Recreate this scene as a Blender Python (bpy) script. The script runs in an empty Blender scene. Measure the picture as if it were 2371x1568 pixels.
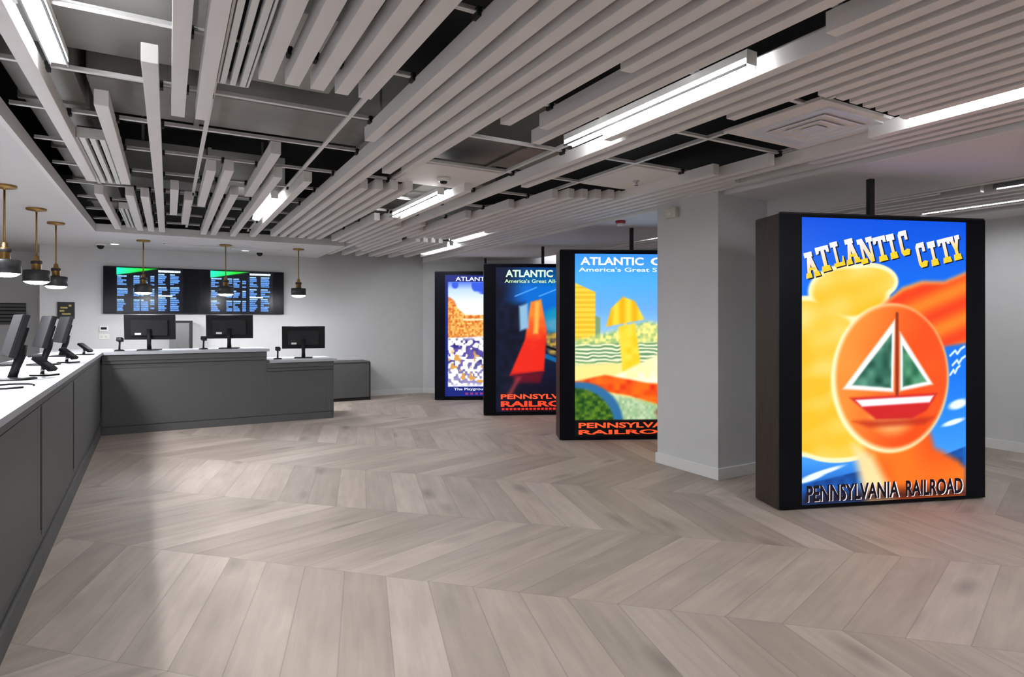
import bpy, bmesh, math, random
import numpy as np
from mathutils import Vector, Matrix
R = math.radians
scene = bpy.context.scene
COL = scene.collection
rnd = random.Random(7)

# ---------------------------------------------------------------- camera, world, exposure
cd = bpy.data.cameras.new('camera'); cam = bpy.data.objects.new('camera', cd); COL.objects.link(cam)
cam.location = (0, 0, 1.48); cam.rotation_euler = (R(90), 0, R(-29.6))
cd.sensor_fit = 'HORIZONTAL'; cd.sensor_width = 36.0
cd.lens = 36.0 * 1400 / 2371
cd.shift_y = -(784 - 742) / 2371
cd.clip_start = 0.02
scene.camera = cam
w = bpy.data.worlds.new('world'); scene.world = w; w.use_nodes = True
w.node_tree.nodes['Background'].inputs[0].default_value = (0.55, 0.58, 0.62, 1)
w.node_tree.nodes['Background'].inputs[1].default_value = 0.05
scene.view_settings.view_transform = 'Standard'
scene.view_settings.look = 'None'
scene.view_settings.gamma = 1.0
scene.view_settings.use_curve_mapping = False
scene.view_settings.exposure = 0.38
TUBE = 50.0        # strength of the linear ceiling lights
BULB = 185.0        # strength of the pendant diffusers
DOWN = 90.0       # watts of each unseen downlight added over the left counter
SCREEN = 0.89      # strength of the lit displays

# ---------------------------------------------------------------- materials
def lin(c):
    return tuple((x / 12.92 if x <= 0.04045 else ((x + 0.055) / 1.055) ** 2.4) for x in c)
def mat(name, rgb, rough=0.6, metal=0.0, var=0.04, scale=6.0, spec=0.4, bump=0.0, stretch=None):
    m = bpy.data.materials.new(name); m.use_nodes = True
    nt = m.node_tree; b = nt.nodes['Principled BSDF']
    b.inputs['Roughness'].default_value = rough; b.inputs['Metallic'].default_value = metal
    b.inputs['Specular IOR Level'].default_value = spec
    tc = nt.nodes.new('ShaderNodeTexCoord'); src = tc.outputs['Object']
    if stretch:
        mp = nt.nodes.new('ShaderNodeMapping'); mp.inputs['Scale'].default_value = stretch
        nt.links.new(src, mp.inputs[0]); src = mp.outputs[0]
    n = nt.nodes.new('ShaderNodeTexNoise'); n.inputs['Scale'].default_value = scale; n.inputs['Detail'].default_value = 3
    nt.links.new(src, n.inputs['Vector'])
    r = nt.nodes.new('ShaderNodeValToRGB')
    r.color_ramp.elements[0].position = 0.3; r.color_ramp.elements[1].position = 0.7
    r.color_ramp.elements[0].color = (*[x * (1 - var) for x in rgb], 1)
    r.color_ramp.elements[1].color = (*[min(1, x * (1 + var)) for x in rgb], 1)
    nt.links.new(n.outputs['Fac'], r.inputs[0]); nt.links.new(r.outputs[0], b.inputs['Base Color'])
    if bump:
        bp = nt.nodes.new('ShaderNodeBump'); bp.inputs['Strength'].default_value = bump; bp.inputs['Distance'].default_value = 0.01
        nt.links.new(n.outputs['Fac'], bp.inputs['Height']); nt.links.new(bp.outputs[0], b.inputs['Normal'])
    return m
def emit(name, rgb, strength):
    m = bpy.data.materials.new(name); m.use_nodes = True; nt = m.node_tree
    nt.nodes.remove(nt.nodes['Principled BSDF'])
    e = nt.nodes.new('ShaderNodeEmission'); e.inputs[0].default_value = (*rgb, 1); e.inputs[1].default_value = strength
    nt.links.new(e.outputs[0], nt.nodes['Material Output'].inputs[0])
    return m
def screen_mat(name, strength):
    # a lit panel: picture from the mesh's colour attribute, under a faint glossy cover
    m = bpy.data.materials.new(name); m.use_nodes = True; nt = m.node_tree; b = nt.nodes['Principled BSDF']
    a = nt.nodes.new('ShaderNodeVertexColor'); a.layer_name = 'picture'
    b.inputs['Base Color'].default_value = (0.01, 0.01, 0.012, 1); b.inputs['Roughness'].default_value = 0.25
    b.inputs['Specular IOR Level'].default_value = 0.2
    nt.links.new(a.outputs[0], b.inputs['Emission Color']); b.inputs['Emission Strength'].default_value = strength
    return m

def floor_mat():
    m = bpy.data.materials.new('chevron oak'); m.use_nodes = True; nt = m.node_tree; b = nt.nodes['Principled BSDF']
    N = nt.nodes.new; L = nt.links.new
    def math_(op, a, bb=None, c=None):
        n = N('ShaderNodeMath'); n.operation = op
        for i, v in enumerate((a, bb, c)):
            if v is None: continue
            if isinstance(v, (int, float)): n.inputs[i].default_value = v
            else: L(v, n.inputs[i])
        return n.outputs[0]
    tc = N('ShaderNodeTexCoord'); sx = N('ShaderNodeSeparateXYZ'); L(tc.outputs['Object'], sx.inputs[0])
    X, Y = sx.outputs[0], sx.outputs[1]
    ang = R(45.5); cs, sn = math.cos(ang), math.sin(ang)
    u = math_('ADD', math_('MULTIPLY', X, -sn), math_('MULTIPLY', Y, cs))
    v = math_('ADD', math_('MULTIPLY', X, cs), math_('MULTIPLY', Y, sn))
    W, P, T = 1.10, 0.265, 0.55
    v0 = math_('ADD', v, -3.19 + 22 * W)
    tri = math_('PINGPONG', v0, W)
    col = math_('FLOOR', math_('DIVIDE', v0, W))
    ws = math_('ADD', math_('ADD', u, math_('MULTIPLY', tri, T)), 40.0)
    pi = math_('DIVIDE', ws, P); idx = math_('FLOOR', pi); fr = math_('FRACT', pi)
    cb = N('ShaderNodeCombineXYZ'); L(idx, cb.inputs[0]); L(col, cb.inputs[1])
    wn = N('ShaderNodeTexWhiteNoise'); wn.noise_dimensions = '2D'; L(cb.outputs[0], wn.inputs['Vector'])
    # grain coordinates: along the plank is v, across is ws; each plank offset by its own random
    g = N('ShaderNodeCombineXYZ')
    L(math_('MULTIPLY', v, 1.6), g.inputs[0]); L(math_('MULTIPLY', ws, 17.0), g.inputs[1]); L(math_('MULTIPLY', wn.outputs['Value'], 60.0), g.inputs[2])
    n1 = N('ShaderNodeTexNoise'); n1.inputs['Scale'].default_value = 1.0; n1.inputs['Detail'].default_value = 6; n1.inputs['Roughness'].default_value = 0.65; n1.inputs['Distortion'].default_value = 0.4
    L(g.outputs[0], n1.inputs['Vector'])
    g2 = N('ShaderNodeCombineXYZ')
    L(math_('MULTIPLY', v, 2.4), g2.inputs[0]); L(math_('MULTIPLY', ws, 6.0), g2.inputs[1]); L(math_('MULTIPLY', wn.outputs['Value'], 90.0), g2.inputs[2])
    n2 = N('ShaderNodeTexNoise'); n2.inputs['Scale'].default_value = 1.0; n2.inputs['Detail'].default_value = 2
    L(g2.outputs[0], n2.inputs['Vector'])
    # knots
    vo = N('ShaderNodeTexVoronoi'); vo.inputs['Scale'].default_value = 1.0
    g3 = N('ShaderNodeCombineXYZ'); L(math_('MULTIPLY', v, 1.1), g3.inputs[0]); L(math_('MULTIPLY', ws, 2.3), g3.inputs[1]); L(math_('MULTIPLY', wn.outputs['Value'], 30.0), g3.inputs[2])
    L(g3.outputs[0], vo.inputs['Vector'])
    kr = N('ShaderNodeMapRange'); L(vo.outputs['Distance'], kr.inputs[0]); kr.inputs[1].default_value = 0.03; kr.inputs[2].default_value = 0.20; kr.inputs[3].default_value = 0.62; kr.inputs[4].default_value = 1.0
    r1 = N('ShaderNodeValToRGB'); L(wn.outputs['Value'], r1.inputs[0])
    e = r1.color_ramp.elements
    e[0].color = (0.318, 0.264, 0.230, 1); e[1].color = (0.448, 0.382, 0.338, 1)
    e2 = e.new(0.35); e2.color = (0.365, 0.308, 0.271, 1); e3 = e.new(0.7); e3.color = (0.402, 0.338, 0.294, 1)
    gr = N('ShaderNodeMapRange'); L(n1.outputs['Fac'], gr.inputs[0]); gr.inputs[1].default_value = 0.3; gr.inputs[2].default_value = 0.7; gr.inputs[3].default_value = 0.89; gr.inputs[4].default_value = 1.07
    gs = N('ShaderNodeMapRange'); L(n2.outputs['Fac'], gs.inputs[0]); gs.inputs[1].default_value = 0.3; gs.inputs[2].default_value = 0.75; gs.inputs[3].default_value = 0.87; gs.inputs[4].default_value = 1.07
    # joints
    ed = math_('MINIMUM', fr, math_('SUBTRACT', 1.0, fr))
    j1 = N('ShaderNodeMapRange'); L(ed, j1.inputs[0]); j1.inputs[1].default_value = 0.004; j1.inputs[2].default_value = 0.018; j1.inputs[3].default_value = 0.74; j1.inputs[4].default_value = 1.0
    fv = math_('FRACT', math_('DIVIDE', v0, W)); ev = math_('MINIMUM', fv, math_('SUBTRACT', 1.0, fv))
    j2 = N('ShaderNodeMapRange'); L(ev, j2.inputs[0]); j2.inputs[1].default_value = 0.001; j2.inputs[2].default_value = 0.004; j2.inputs[3].default_value = 0.78; j2.inputs[4].default_value = 1.0
    f = math_('MULTIPLY', math_('MULTIPLY', gr.outputs[0], gs.outputs[0]), math_('MULTIPLY', j1.outputs[0], math_('MULTIPLY', j2.outputs[0], kr.outputs[0])))
    mx = N('ShaderNodeVectorMath'); mx.operation = 'SCALE'; L(r1.outputs[0], mx.inputs[0]); L(f, mx.inputs['Scale'])
    L(mx.outputs[0], b.inputs['Base Color'])
    b.inputs['Roughness'].default_value = 0.5; b.inputs['Specular IOR Level'].default_value = 0.22
    bp = N('ShaderNodeBump'); bp.inputs['Strength'].default_value = 0.12; bp.inputs['Distance'].default_value = 0.004
    L(f, bp.inputs['Height']); L(bp.outputs[0], b.inputs['Normal'])
    return m

M = dict(
    wall=mat('wall paint', (0.60, 0.605, 0.62), 0.75, var=0.015),
    gyp=mat('ceiling paint', (0.68, 0.675, 0.685), 0.8, var=0.012),
    trimw=mat('white trim', (0.72, 0.72, 0.72), 0.5, var=0.01),
    baffle=mat('baffle paint', (0.78, 0.755, 0.745), 0.55, var=0.02, scale=3),
    tee=mat('grid tee paint', (0.75, 0.74, 0.73), 0.4, var=0.02),
    tile=mat('ceiling panel', (0.78, 0.745, 0.735), 0.7, var=0.02),
    black=mat('matt black', (0.012, 0.012, 0.013), 0.55, var=0.1),
    deck=mat('dark plenum', (0.009, 0.009, 0.0085), 0.95, var=0.2, scale=2),
    duct=mat('galvanised duct', (0.30, 0.29, 0.27), 0.5, 0.35, var=0.14, scale=2.2),
    counter=mat('grey lacquer', (0.094, 0.094, 0.098), 0.55, var=0.03, spec=0.25),
    counter_dark=mat('dark groove', (0.012, 0.012, 0.012), 0.7),
    top=mat('white quartz', (0.40, 0.415, 0.45), 0.35, var=0.03, scale=9),
    plastic=mat('black plastic', (0.010, 0.010, 0.012), 0.5, var=0.1, spec=0.2),
    greyplastic=mat('grey plastic', (0.022, 0.022, 0.025), 0.6, var=0.06, spec=0.2),
    glassblack=mat('black glass', (0.004, 0.005, 0.008), 0.3, var=0.05, spec=0.12),
    offscreen=mat('unlit screen', (0.026, 0.026, 0.029), 0.75, var=0.04, spec=0.1),
    walnut=mat('dark walnut', (0.030, 0.019, 0.013), 0.5, var=0.35, scale=5, stretch=(14, 14, 0.9)),
    brass=mat('aged brass', (0.36, 0.22, 0.075), 0.36, 1.0, var=0.12),
    shade=mat('black shade', (0.016, 0.016, 0.018), 0.45, var=0.1),
    shadein=mat('white shade lining', (0.75, 0.75, 0.74), 0.5),
    steel=mat('brushed steel', (0.30, 0.30, 0.31), 0.35, 0.8, var=0.06, stretch=(30, 30, 1)),
    chrome=mat('chrome', (0.6, 0.6, 0.62), 0.18, 1.0, var=0.02),
    white=mat('white plastic', (0.72, 0.72, 0.70), 0.4, var=0.02),
    cream=mat('cream plastic', (0.62, 0.60, 0.52), 0.5, var=0.02),
    red=mat('red plastic', (0.30, 0.02, 0.03), 0.4),
    diffuser=mat('diffuser metal', (0.74, 0.77, 0.84), 0.35, 0.1, var=0.03),
    slatgrey=mat('grey slats', (0.12, 0.12, 0.125), 0.5),
    gold=mat('gold marking', (0.45, 0.36, 0.10), 0.45),
    paper=mat('white paper', (0.75, 0.75, 0.74), 0.7),
    tube=emit('lit diffuser', (0.97, 0.985, 1.0), TUBE),
    bulb=emit('lit opal glass', (0.98, 0.985, 1.0), BULB),
    down=emit('lit downlight', (1.0, 0.97, 0.93), 6.0),
    floor=floor_mat(),
    screen=screen_mat('lit screen', SCREEN),
    board=screen_mat('lit board', 1.5),
)

# ---------------------------------------------------------------- mesh helpers
class MB:
    def __init__(s): s.bm = bmesh.new()
    def box(s, x0, x1, y0, y1, z0, z1, bev=0.0, mi=0):
        r = bmesh.ops.create_cube(s.bm, size=1.0)
        vs = r['verts']
        for v in vs:
            v.co = Vector((x0 + (v.co.x + .5) * (x1 - x0), y0 + (v.co.y + .5) * (y1 - y0), z0 + (v.co.z + .5) * (z1 - z0)))
        fs = {f for v in vs for f in v.link_faces}
        for f in fs: f.material_index = mi
        if bev:
            es = list({e for v in vs for e in v.link_edges})
            bmesh.ops.bevel(s.bm, geom=es, offset=bev, segments=2, profile=0.7, affect='EDGES')
        return s
    def lathe(s, prof, cx=0, cy=0, cz=0, seg=28, mi=0, axis='z', cap=True):
        rings = []
        for r, z in prof:
            ring = []
            for i in range(seg):
                a = 2 * math.pi * i / seg
                p = (r * math.cos(a), r * math.sin(a), z)
                if axis == 'y': p = (p[0], p[2], p[1])
                if axis == 'x': p = (p[2], p[0], p[1])
                ring.append(s.bm.verts.new((cx + p[0], cy + p[1], cz + p[2])))
            rings.append(ring)
        for a, b in zip(rings, rings[1:]):
            for i in range(seg):
                f = s.bm.faces.new((a[i], a[(i + 1) % seg], b[(i + 1) % seg], b[i])); f.material_index = mi; f.smooth = True
        if cap:
            for ring in (rings[0], rings[-1]):
                try:
                    f = s.bm.faces.new(ring); f.material_index = mi
                except ValueError: pass
        return s
    def tube(s, pts, r, seg=8, mi=0):
        pts = [Vector(p) for p in pts]; rings = []
        for i, p in enumerate(pts):
            d = (pts[min(i + 1, len(pts) - 1)] - pts[max(i - 1, 0)]).normalized()
            up = Vector((0, 0, 1)) if abs(d.z) < .9 else Vector((1, 0, 0))
            a = d.cross(up).normalized(); b = d.cross(a).normalized()
            rr = r[i] if isinstance(r, (list, tuple)) else r
            rings.append([s.bm.verts.new(p + rr * (math.cos(2 * math.pi * k / seg) * a + math.sin(2 * math.pi * k / seg) * b)) for k in range(seg)])
        for a, b in zip(rings, rings[1:]):
            for k in range(seg):
                f = s.bm.faces.new((a[k], a[(k + 1) % seg], b[(k + 1) % seg], b[k])); f.smooth = True; f.material_index = mi
        for ring in (rings[0], rings[-1]): s.bm.faces.new(ring).material_index = mi
        return s
    def prism(s, poly, z0, z1, mi=0):
        a = [s.bm.verts.new((x, y, z0)) for x, y in poly]; b = [s.bm.verts.new((x, y, z1)) for x, y in poly]
        n = len(poly)
        s.bm.faces.new(a).material_index = mi; s.bm.faces.new(b).material_index = mi
        for i in range(n): s.bm.faces.new((a[i], a[(i + 1) % n], b[(i + 1) % n], b[i])).material_index = mi
        return s
    def poly(s, pts, mi=0):
        f = s.bm.faces.new([s.bm.verts.new(p) for p in pts]); f.material_index = mi
        return s
    def xf(s, m):
        s.bm.transform(m); return s
    def build(s, name, mats, parent=None):
        bmesh.ops.recalc_face_normals(s.bm, faces=s.bm.faces)
        me = bpy.data.meshes.new(name); s.bm.to_mesh(me); s.bm.free()
        for m in (mats if isinstance(mats, (list, tuple)) else [mats]): me.materials.append(m)
        o = bpy.data.objects.new(name, me); COL.objects.link(o)
        if parent: o.parent = parent
        return o
def empty(name, loc=(0, 0, 0), rz=0.0):
    o = bpy.data.objects.new(name, None); COL.objects.link(o); o.location = loc; o.rotation_euler = (0, 0, rz)
    o.empty_display_size = 0.1
    return o
def tag(o, label, cat, group=None):
    o['label'] = label; o['category'] = cat
    if group: o['group'] = group
    return o
def struct(o): o['kind'] = 'structure'; return o
def copy_tree(o, parent=None):
    c = o.copy(); COL.objects.link(c)
    if parent: c.parent = parent
    for ch in list(o.children): copy_tree(ch, c)
    return c
ORD = ['first', 'second', 'third', 'fourth', 'fifth', 'sixth', 'seventh', 'eighth', 'ninth', 'tenth', 'eleventh', 'twelfth', 'thirteenth', 'fourteenth', 'fifteenth', 'sixteenth']

# ---------------------------------------------------------------- the room
ZS = 2.65      # plasterboard soffit
ZB = 2.68      # underside of the baffles
HB = 0.09      # baffle height
ZT = 2.775     # underside of the ceiling grid
DECK = 3.75
def plane_box(name, *a, m='wall', n=None):
    return struct(MB().box(*a).build(name, M[m]))
plane_box('floor', -5.2, 8.6, -5.2, 13.4, -0.12, 0.0, m='floor')
plane_box('wall_back', -1.57, 4.6, 11.65, 11.8, 0, DECK)
plane_box('wall_recess_side', -1.72, -1.57, 11.65, 13.1, 0, DECK)
plane_box('wall_recess', -5.1, -1.72, 13.0, 13.15, 0, DECK)
plane_box('wall_left', -5.1, -4.95, -5.1, 13.0, 0, DECK)
plane_box('wall_front', -4.95, 8.3, -5.1, -4.95, 0, DECK)
plane_box('wall_right', 8.3, 8.45, -4.95, 7.3, 0, DECK)
struct(MB().prism([(4.53, 11.65), (8.3, 7.2), (8.45, 7.32), (4.62, 11.8)], 0, DECK).build('wall_angled', M['wall']))
plane_box('ceiling', -5.1, 8.45, -5.1, 13.15, DECK, DECK + 0.1, m='deck')
# soffits
struct(MB().prism([(-4.95, -4.95), (-0.85, -4.95), (-0.85, 9.6), (2.4, 9.6), (2.4, 11.65), (-1.57, 11.65), (-1.57, 13.0), (-4.95, 13.0)], ZS, ZS + 0.09).build('ceiling_soffit', M['gyp']))
struct(MB().prism([(4.52, -0.6), (6.02, -0.6), (6.02, 9.9), (4.52, 11.62)], ZS, ZS + 0.09).build('ceiling_display_strip', M['gyp']))
plane_box('ceiling_right_margin', 7.75, 8.3, -0.6, 7.25, ZS, ZS + 0.09, m='gyp')
plane_box('ceiling_rear', -0.85, 8.3, -4.95, -0.6, ZS, ZS + 0.09, m='gyp')
# metal edge of the soffit
plane_box('trim_1', -0.862, -0.83, -0.6, 9.6, ZS - 0.004, ZS + 0.10, m='trimw')
plane_box('trim_2', -0.862, 2.41, 9.575, 9.605, ZS - 0.004, ZS + 0.10, m='trimw')
plane_box('trim_3', 2.39, 2.415, 9.605, 11.64, ZS - 0.004, ZS + 0.10, m='trimw')
plane_box('trim_4', 4.5, 4.53, -0.6, 11.6, ZS - 0.004, ZS + 0.10, m='trimw')
# baseboards
plane_box('baseboard_back', 2.2, 4.53, 11.632, 11.65, 0, 0.11, m='trimw')
plane_box('baseboard_right', 8.282, 8.3, -4.9, 7.2, 0, 0.11, m='trimw')
struct(MB().prism([(4.53, 11.65), (8.3, 7.2), (8.286, 7.188), (4.516, 11.638)], 0, 0.11).build('baseboard_angled', M['trimw']))
# pillar
PX0, PX1, PY0, PY1 = 4.43, 5.12, 3.93, 4.73
plane_box('wall_pillar', PX0, PX1, PY0, PY1, 0, ZS + 0.05)
struct(MB().box(PX0 - .016, PX1 + .016, PY0 - .016, PY1 + .016, 0, 0.105, 0.004).build('baseboard_pillar', M['trimw']))

# ---------------------------------------------------------------- ceiling grid
tn = 5
GX = [0.218 + 0.785 * m for m in range(-1, 6)]
GY = [3.85 + 0.78 * j for j in range(-5, 10)]
for x in GX:
    y1 = 9.57 if x < 2.38 else 11.3
    struct(MB().box(x - .014, x + .014, -0.6, y1, ZT, ZT + .006).box(x - .003, x + .003, -0.6, y1, ZT + .006, ZT + .030).build('trim_%d' % tn, M['tee'])); tn += 1
for y in GY:
    if y > 11.3: continue
    x0 = -0.83 if y < 9.57 else 2.42
    struct(MB().box(x0, 4.5, y - .014, y + .014, ZT + .001, ZT + .007).box(x0, 4.5, y - .003, y + .003, ZT + .007, ZT + .026).build('trim_%d' % tn, M['tee'])); tn += 1
for x in (6.4, 7.2):
    struct(MB().box(x - .014, x + .014, -0.6, 8.6, ZT, ZT + .006).build('trim_%d' % tn, M['tee'])); tn += 1

# ---------------------------------------------------------------- baffles and linear lights
KX = lambda k: 0.298 + 0.125 * k
BW = 0.070
clip_me = None
def clip(parent, dx, dy):
    global clip_me
    if clip_me is None:
        o = MB().box(-0.011, 0.011, -0.028, 0.028, ZB + HB - 0.016, ZT + 0.02, 0.003).build('clip', M['black'], parent)
        clip_me = o.data
    else:
        o = bpy.data.objects.new('clip', clip_me); COL.objects.link(o); o.parent = parent
    o.location = (dx, dy, 0)
def baffle(x, y0, y1):
    t = empty('ceiling_baffle', (x, (y0 + y1) / 2, 0)); h = (y1 - y0) / 2
    b = MB().box(-BW / 2, BW / 2, -h, h, ZB, ZB + HB, 0.003).build('channel', M['baffle'], t)
    n = 0
    for gy in GY:
        if y0 + 0.05 < gy < y1 - 0.05 and gy > 1.2 and n < 8:
            clip(t, -BW / 2 - 0.006 if x > 0.2 else BW / 2 + 0.006, gy - (y0 + y1) / 2); n += 1
    return t
def light(x, y0, y1, label, group='linear ceiling lights', deep=False):
    t = empty('linear_light', (x, (y0 + y1) / 2, 0)); h = (y1 - y0) / 2
    MB().box(-BW / 2, BW / 2, -h, h, ZB + 0.05, ZB + HB, 0.002).box(-BW / 2, BW / 2, -h - .006, -h, ZB + .022, ZB + HB).box(-BW / 2, BW / 2, h, h + .006, ZB + .022, ZB + HB).build('housing', M['white'], t)
    for sx in (-1, 1): MB().box(sx * BW / 2 - .004, sx * BW / 2 + .004, -h, h, ZB + .010, ZB + (.050 if deep else .0225)).build('lip', M['steel'], t)
    d = MB().box(-BW / 2 + .003, BW / 2 - .003, -h + .001, h - .001, ZB + 0.022, ZB + 0.049, 0.004).build('diffuser', M['tube'], t)
    d['label'] = 'bright white lit strip'
    return tag(t, label, 'light', group)
NEAR = -0.5
def run(label_fmt, group, items):
    """items sorted from left to right in the photo: (slot or x, y0, y1)"""
    for i, (k, y0, y1) in enumerate(items):
        x = KX(k) if isinstance(k, int) else k
        which = 'only' if len(items) == 1 else ORD[i]
        tag(baffle(x, y0, y1), label_fmt.format(which), 'ceiling baffle', group)
run('{} from left of the pale baffles above the left counter, beside the soffit', 'baffles beside the left soffit',
    [(-7, 1.2, 6.33), (-5, 4.07, 6.33), (-3, 3.28, 9.5), (-2, NEAR, 4.07), (-1, NEAR, 4.07)])
run('{} from left of the short baffles meeting the back soffit at far left', 'short baffles at the back soffit, left',
    [(-7, 6.93, 9.5), (-5, 6.87, 9.5), (-4, 6.87, 9.5)])
run('{} from left of the short baffles in front of the black ceiling void', 'short baffles in front of the black void',
    [(-2, 6.36, 7.9), (-1, 6.84, 8.57), (0, 5.41, 7.16), (1, 5.34, 9.5), (2, 6.33, 9.5), (3, 4.63, 6.37), (4, 5.38, 9.5), (6, 5.42, 9.4)])
run('{} from left of the five wide baffles right of the long slot diffuser', 'five baffles beside the long slot diffuser',
    [(k, NEAR, 3.24) for k in (1, 2, 3, 4, 5)])
run('{} from left of the long baffles sweeping through the middle of the ceiling', 'long middle baffles',
    [(7, NEAR, 4.0), (8, NEAR, 9.2), (9, NEAR, 9.2), (10, NEAR, 4.81), (11, NEAR, 4.7), (12, NEAR, 3.25), (13, NEAR, 2.27), (14, NEAR, 3.2), (15, NEAR, 3.5)])
run('{} from left of the bunched baffles between the smoke-detector tile and back soffit', 'bunched baffles at the back soffit',
    [(10, 5.45, 9.2), (11, 5.4, 9.2), (12, 5.35, 9.2), (13, 5.3, 9.2), (15, 7.1, 9.3)])
run('{} from left of the dense baffles above the square air diffuser', 'dense baffles at upper right',
    [(17, NEAR, 1.55), (18, NEAR, 3.2), (19, NEAR, 9.8), (20, NEAR, 4.7), (21, NEAR, 2.5), (22, NEAR, 2.0), (23, NEAR, 1.98), (24, NEAR, 1.98), (25, NEAR, 1.98), (26, NEAR, 1.98), (27, NEAR, 1.98), (28, NEAR, 1.98)])
run('{} from left of the baffles right of the square air diffuser', 'baffles beside the right-hand light',
    [(30, NEAR, 2.31), (31, NEAR, 10.8), (32, NEAR, 2.9), (33, NEAR, 10.9)])
run('{} from left of the ribbed baffles between the sprinkler tile and the displays', 'ribbed baffles behind the plain tile',
    [(22, 6.4, 8.4), (23, 5.6, 8.4), (24, 4.95, 8.3), (25, 4.85, 8.3), (26, 4.8, 8.3), (27, 4.75, 8.3), (28, 4.7, 7.4), (29, 3.5, 8.6), (30, 3.07, 8.6), (32, 3.6, 9.2)])
run('{} from left of the far baffles right of the back pendants', 'far corner baffles',
    [(16, 6.8, 9.4), (17, 5.1, 9.4), (18, 7.4, 11.2), (20, 7.2, 11.2), (21, 7.6, 10.4), (22, 8.8, 11.2), (24, 8.7, 11.2), (25, 8.7, 11.2), (26, 8.7, 10.2), (27, 8.7, 11.2), (29, 9.1, 11.0)])
run('{} from left of the baffles near the right wall, beyond the poster displays', 'baffles near the right wall',
    [(6.09, NEAR, 5.8), (6.25, NEAR, 8.6), (6.38, 3.0, 8.6), (6.63, 2.75, 8.6), (6.8, NEAR, 8.0), (7.0, NEAR, 7.8), (7.2, 1.0, 7.6), (7.34, NEAR, 7.6), (7.6, NEAR, 7.3)])

light(KX(-6), 1.4, 3.56, 'wide lit strip at the top left corner, above the near counter')
light(KX(5), 6.44, 7.95, 'lit strip among short baffles near the back soffit, left of centre')
light(KX(16), 5.45, 6.9, 'lit strip in mid ceiling beside the tile with the smoke detector')
light(KX(17), 1.95, 3.47, 'large bright lit strip at upper right of centre, left of the square diffuser')
light(KX(29) - .05, 0.3, 2.0, 'lit strip at the right edge beyond the square air diffuser')
light(KX(30) - .02, 9.1, 10.5, 'far lit strip above the leftmost poster display')
light(KX(28) - .04, 7.65, 8.5, 'short lit strip among the ribbed baffles near the displays')
light(7.47, 2.25, 3.7, 'long lit strip by the right wall, above the nearest display', deep=True)
light(6.63, 1.95, 2.65, 'upper lit strip beyond the plain ceiling strip at the right edge', deep=True)
light(6.1, 5.9, 6.85, 'lit strip seen between the pillar and the third poster display')
light(6.0, 9.0, 9.6, 'lit strip seen above the second poster display from the left')
# unseen linear lights added behind the camera as fill
for i, (x, y) in enumerate([(2.6, -1.8), (4.2, -1.8), (5.6, -2.2), (3.0, -4.0), (5.2, -4.0)]):
    t = light(x, y - 0.75, y + 0.75, 'unseen linear fill light added in the rear ceiling, ' + ORD[i] + ' of five', 'added rear fill lights')
    t.location.z = ZS - ZB - HB

# plenum ducts
def duct(name, a, label, flange):
    x0, x1, y0, y1, z0, z1 = a
    t = empty(name, ((x0 + x1) / 2, (y0 + y1) / 2, z0))
    cx, cy = t.location.x, t.location.y
    MB().box(x0 - cx, x1 - cx, y0 - cy, y1 - cy, 0, z1 - z0, 0.01).build('casing', M['duct'], t)
    L = (x1 - x0) if flange == 'x' else (y1 - y0)
    n = max(1, int(L / 1.1))
    for i in range(1, n + 1):
        p = -L / 2 + L * (i - .5) / n; m = MB()
        if flange == 'x': m.box(p - .018, p + .018, y0 - cy - .02, y1 - cy + .02, -0.02, z1 - z0 + .01)
        else: m.box(x0 - cx - .02, x1 - cx + .02, p - .018, p + .018, -0.02, z1 - z0 + .01)
        m.build('flange', M['duct'], t)
    for sx in (-.4, .4):
        for sy in (-.4, .4): MB().box(sx * (x1 - x0) - .012, sx * (x1 - x0) + .012, sy * (y1 - y0) - .012, sy * (y1 - y0) + .012, z1 - z0 - .01, DECK - z0).build('hanger', M['duct'], t)
    tag(t, label, 'air duct')
duct('air_duct', (-0.8, 0.95, 3.15, 4.2, 3.02, 3.5), 'wide grey sheet-metal duct above the baffles at top left', 'x')
duct('air_duct', (-0.44, 3.3, 4.5, 5.2, 2.98, 3.4), 'grey duct crossing behind the baffle ends in front of the black void', 'x')
duct('air_duct', (-0.82, -0.48, 4.3, 9.4, 2.93, 3.3), 'narrow grey duct along the left soffit edge', 'y')
duct('air_duct', (-0.4, 1.2, 7.55, 8.35, 3.0, 3.4), 'far grey duct above the short baffles near the back soffit', 'x')
duct('air_duct', (2.4, 3.15, 5.9, 9.5, 2.95, 3.3), 'grey duct above the middle lit strip, running towards the back wall', 'y')
# cable and pipe in the void
tag(MB().tube([(-0.4, 5.6, DECK), (-0.4, 5.6, 3.1), (-.3, 5.6, 3.06), (0.6, 5.65, 3.08), (1.6, 5.55, 3.1), (2.2, 5.6, 3.06), (2.3, 5.6, 3.1), (2.3, 5.6, DECK)], 0.03).build('sprinkler_pipe', M['greyplastic']), 'thin dark pipe crossing the black ceiling void', 'pipe')

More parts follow.
